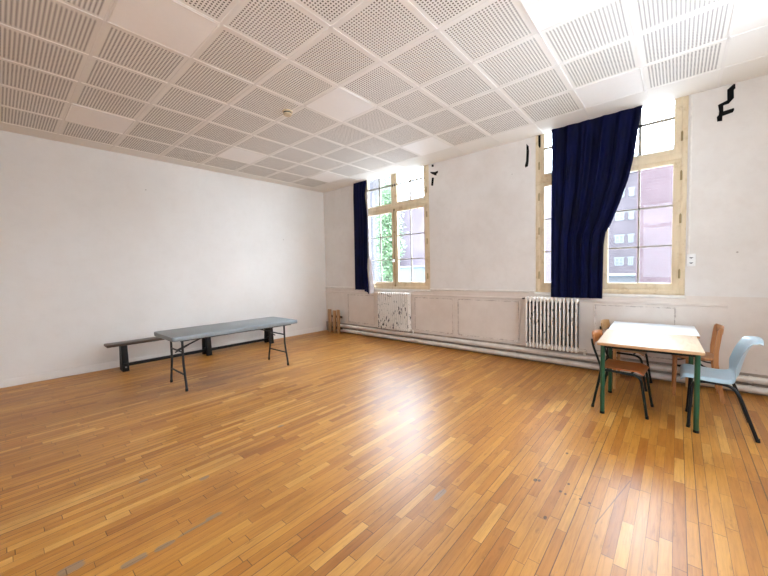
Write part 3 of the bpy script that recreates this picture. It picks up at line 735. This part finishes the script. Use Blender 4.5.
# ------------------------------------------------------------------ wooden chair on the right; faces local +y
t = thing('wooden_chair', 'honey coloured wooden chair with curved braces at the right of the rear table', 'chair', (4.925, -.135, 0), math.radians(2))
b = new()
pts = []
for k in range(40):
    a = 2 * math.pi * k / 40; ca, sa = math.cos(a), math.sin(a)
    pts.append((math.copysign(abs(ca) ** .55, ca) * .188, math.copysign(abs(sa) ** .55, sa) * .18 + .005))
prism(b, pts, 'z', .418, .446, .006); obj('seat', b, 'beech', t)
for s in (-1, 1):
    b = new(); tube(b, [(s * .165, .155, 0), (s * .160, .150, .25), (s * .158, .148, .42)], .0125, 10, .0165); obj('leg', b, 'beech', t)
    b = new()
    path = [(s * .168, -.225, 0), (s * .164, -.19, .20), (s * .162, -.165, .40), (s * .164, -.165, .52), (s * .166, -.185, .70), (s * .166, -.195, .755)]
    for (p, q) in zip(path, path[1:]):
        pass
    out = [(p[1] - .017, p[2]) for p in path] + [(p[1] + .017, p[2]) for p in path[::-1]]
    for (p, q) in zip(path, path[1:]):
        bb = bmesh.new(); vv = []
        for (px, py, pz) in (p, q):
            vv.append([bb.verts.new((px + dx, py + dy, pz)) for dx, dy in ((-.013, -.018), (.013, -.018), (.013, .018), (-.013, .018))])
        bb.faces.new(vv[0]); bb.faces.new(vv[1][::-1])
        for k in range(4): bb.faces.new((vv[0][k], vv[1][k], vv[1][(k + 1) % 4], vv[0][(k + 1) % 4]))
        bmesh.ops.recalc_face_normals(bb, faces=bb.faces); add(b, bb)
    bmesh.ops.remove_doubles(b, verts=b.verts, dist=.0005)
    obj('rear_leg', b, 'beech', t)
    # curved dark braces between legs and seat
    b = new()
    arc = [(s * .156, .14 - .13 * math.sin(a), .33 + .085 * (1 - math.cos(a))) for a in [math.pi / 2 * k / 8 for k in range(9)]]
    tube(b, arc, .008, 8)
    arc = [(s * .156, -.16 + .13 * math.sin(a), .33 + .085 * (1 - math.cos(a))) for a in [math.pi / 2 * k / 8 for k in range(9)]]
    tube(b, arc, .008, 8); obj('brace', b, 'benchblack', t)
def rail(u, v):
    a = (u - .5) * 2; return Vector((a * .178, -.198 - .028 * (1 - a * a) - .006 * v, .692 + .072 * v))
b = new(); sheet(b, rail, 16, 6, .018); obj('back_rail', b, 'beech', t, ang=50)

# ------------------------------------------------------------------ pale blue shell chair; faces local +y
t = thing('shell_chair', 'pale blue plastic shell chair on black tube legs, tucked in from the right', 'chair', (4.09, -.24, 0))
prof = [(.207, .405), (.203, .425), (.188, .442), (.15, .447), (.08, .440), (-.02, .434), (-.09, .437), (-.135, .456), (-.158, .49), (-.172, .54), (-.185, .60), (-.198, .66), (-.220, .72), (-.243, .765), (-.265, .787), (-.285, .790)]
def cr(t_):
    n = len(prof) - 1; s = min(max(t_ * n, 0), n - 1e-6); i = int(s); f = s - i
    P = [prof[max(i - 1, 0)], prof[i], prof[i + 1], prof[min(i + 2, n)]]
    return [.5 * ((2 * P[1][k]) + (-P[0][k] + P[2][k]) * f + (2 * P[0][k] - 5 * P[1][k] + 4 * P[2][k] - P[3][k]) * f * f + (-P[0][k] + 3 * P[1][k] - 3 * P[2][k] + P[3][k]) * f ** 3) for k in (0, 1)]
def shell(u, v):
    a = (u - .5) * 2; y, z = cr(v)
    hw = .215 if v < .45 else .215 - .010 * (v - .45) / .4 if v < .85 else .205 - .05 * ((v - .85) / .15) ** 2
    if v < .1: hw -= .05 * (1 - v / .1) ** 2
    e = abs(a) ** 3
    backness = min(1, max(0, (v - .42) / .2))
    # side wings: seat edges rise a little then roll over, back edges come forward
    z2 = z + (1 - backness) * (.022 * abs(a) ** 2 - .030 * max(0, abs(a) - .86) / .14)
    y2 = y + backness * ((.062 - .075 * max(0, v - .5)) * abs(a) ** 2.2) * (1 if v < .86 else 1 - (v - .86) / .14 * .5)
    if v > .86: z2 -= .03 * e * (v - .86) / .14
    return Vector((a * hw, y2, z2))
b = new(); sheet(b, shell, 28, 60, .005); obj('shell', b, 'blue', t, ang=60)
for s in (-1, 1):
    b = new(); tube(b, fillet([(s * .205, .155, 0), (s * .185, .135, .36), (s * .182, .115, .405), (s * .178, .05, .415), (s * .178, -.05, .412), (s * .182, -.115, .398), (s * .192, -.15, .34), (s * .222, -.255, 0)], .05), .0125, 10)
    lg = obj('leg_frame', b, 'blacktube', t)
    for q in ((s * .205, .155), (s * .222, -.255)):
        b = new(); tube(b, [(q[0], q[1], 0), (q[0] * .99, q[1] * .985, .03)], .0145, 10); obj('foot_cap', b, 'blacktube', lg)
for yy in (.05, -.06):
    b = new(); tube(b, [(-.178, yy, .411), (.178, yy, .411)], .010, 8); obj('seat_rail', b, 'blacktube', t)
for s in (-1, 1):
    b = new(); lathe(b, [(.016, .398), (.018, .404), (.018, .424), (.012, .43)], (s * .15, .0, 0), 14); obj('seat_bolt', b, 'chrome', t)

# ------------------------------------------------------------------ outside: street, buildings, tree
b = new(); box(b, (X1 + .5, -40, -1.3), (120, 80, -.9)); struct('ground', b, 'ground')
def building(label, wallmat, p0, p1, wins=(), roof=True, group=None, name='brick_building'):
    t = thing(name, label, 'building', ((p0[0] + p1[0]) / 2, (p0[1] + p1[1]) / 2, -.9))
    ox, oy = t.location.x, t.location.y
    b = new(); box(b, (p0[0] - ox, p0[1] - oy, 0), (p1[0] - ox, p1[1] - oy, p1[2] + .9)); obj('wall', b, wallmat, t)
    if roof:
        b = new(); box(b, (p0[0] - ox - .25, p0[1] - oy - .25, p1[2] + .9), (p1[0] - ox + .25, p1[1] - oy + .25, p1[2] + 1.2), .03); obj('coping', b, 'extwhite', t)
    for (yc, zc, ww, hh) in wins:
        b = new(); x = p0[0] - ox; y = yc - oy; z = zc + .9; f = .10
        for q0, q1 in (((-ww / 2, -hh / 2), (ww / 2, -hh / 2 + f)), ((-ww / 2 - f, hh / 2 - f), (ww / 2 + f, hh / 2 + f * .6)), ((-ww / 2, -hh / 2), (-ww / 2 + f, hh / 2)), ((ww / 2 - f, -hh / 2), (ww / 2, hh / 2)), ((-.04, -hh / 2), (.04, hh / 2)), ((-ww / 2, -.04), (ww / 2, .04))):
            box(b, (x - .06, y + q0[0], z + q0[1]), (x + .02, y + q1[0], z + q1[1]))
        fr_ = obj('window', b, 'extwhite', t)
        b = new(); box(b, (x - .02, y - ww / 2, z - hh / 2), (x + .01, y + ww / 2, z + hh / 2)); obj('pane', b, 'extpane', fr_)
    return t
building('plain red brick gable wall seen through the right window', 'brick_red', (22, -9, -.9), (34, 1.68, 6.9))
wz = [2.0, 5.0, 8.0, 11.0]
building('purple brick building with white framed windows seen beside the navy curtain', 'brick_purple', (55, .5, -.9), (67, 9.5, 13.5),
         [(6.0, z, 1.0, 1.05) for z in wz] + [(4.75, z, .55, 1.1) for z in wz] + [(8.2, z, 1.0, 1.05) for z in wz])
t = thing('garage', 'low white flat roofed shed below the purple brick building', 'shed', (40, 4, -.9))
b = new(); box(b, (-3, -6, 0), (3, 6, 1.35)); obj('wall', b, 'extwhite', t)
b = new(); box(b, (-3.2, -6.2, 1.35), (3.2, 6.2, 1.5), .03); obj('roof_edge', b, 'bluewall', t)
building('long mauve brick building behind the tree outside the far window', 'brick_mauve', (22.5, 5, -.9), (30, 17.9, 6.9))
building('tall pale brick building at the left of the far window', 'brick_pale', (20, 17.7, -.9), (22, 34, 9.6), name='brick_building')
t = thing('boundary_wall', 'pale blue boundary wall low in the right panes of the far window', 'wall', (17, 11, -.9))
b = new(); box(b, (-.15, -4.5, 0), (.15, 2.6, 2.5), .02); obj('wall', b, 'bluewall', t)
b = new(); box(b, (-.22, -4.6, 2.5), (.22, 2.7, 2.6), .02); obj('coping', b, 'extwhite', t)
t = thing('tree', 'light green leafy tree outside the far window', 'tree', (14.2, 12.05, -.9))
b = new(); tube(b, [(0, 0, 0), (.05, .03, 1.2), (.0, .1, 2.6), (.06, .02, 4.2), (.0, 0, 5.6)], .13, 10, .03)
for k in range(9):
    a = k * 2.4; z = 1.8 + .4 * k; tube(b, [(0, .05, z), (.3 * math.cos(a), .25 * math.sin(a), z + .4), (.6 * math.cos(a), .42 * math.sin(a), z + .9)], .035, 6, .01)
obj('trunk', b, 'bark', t)
rnd = random.Random(11); bb = bmesh.new()
for k in range(6500):
    while True:
        p = Vector((rnd.uniform(-1, 1), rnd.uniform(-1, 1), rnd.uniform(-1, 1)))
        if .25 < p.length < 1: break
    q = Vector((p.x * .8, p.y * .50, 4.3 + p.z * 3.0)); q += Vector((rnd.gauss(0, .10), -abs(rnd.gauss(0, .20)) * (.3 + .7 * (abs(p.z) < .45)), rnd.gauss(0, .10)))
    u = Vector((rnd.gauss(0, 1), rnd.gauss(0, 1), rnd.gauss(0, 1))).normalized(); v = u.orthogonal().normalized(); s = rnd.uniform(.045, .09)
    vs4 = [bb.verts.new(q + u * s * 1.5), bb.verts.new(q + v * s * .6), bb.verts.new(q - u * s * 1.3), bb.verts.new(q - v * s * .6)]
    bb.faces.new(vs4)
obj('crown', bb, 'leaf', t)
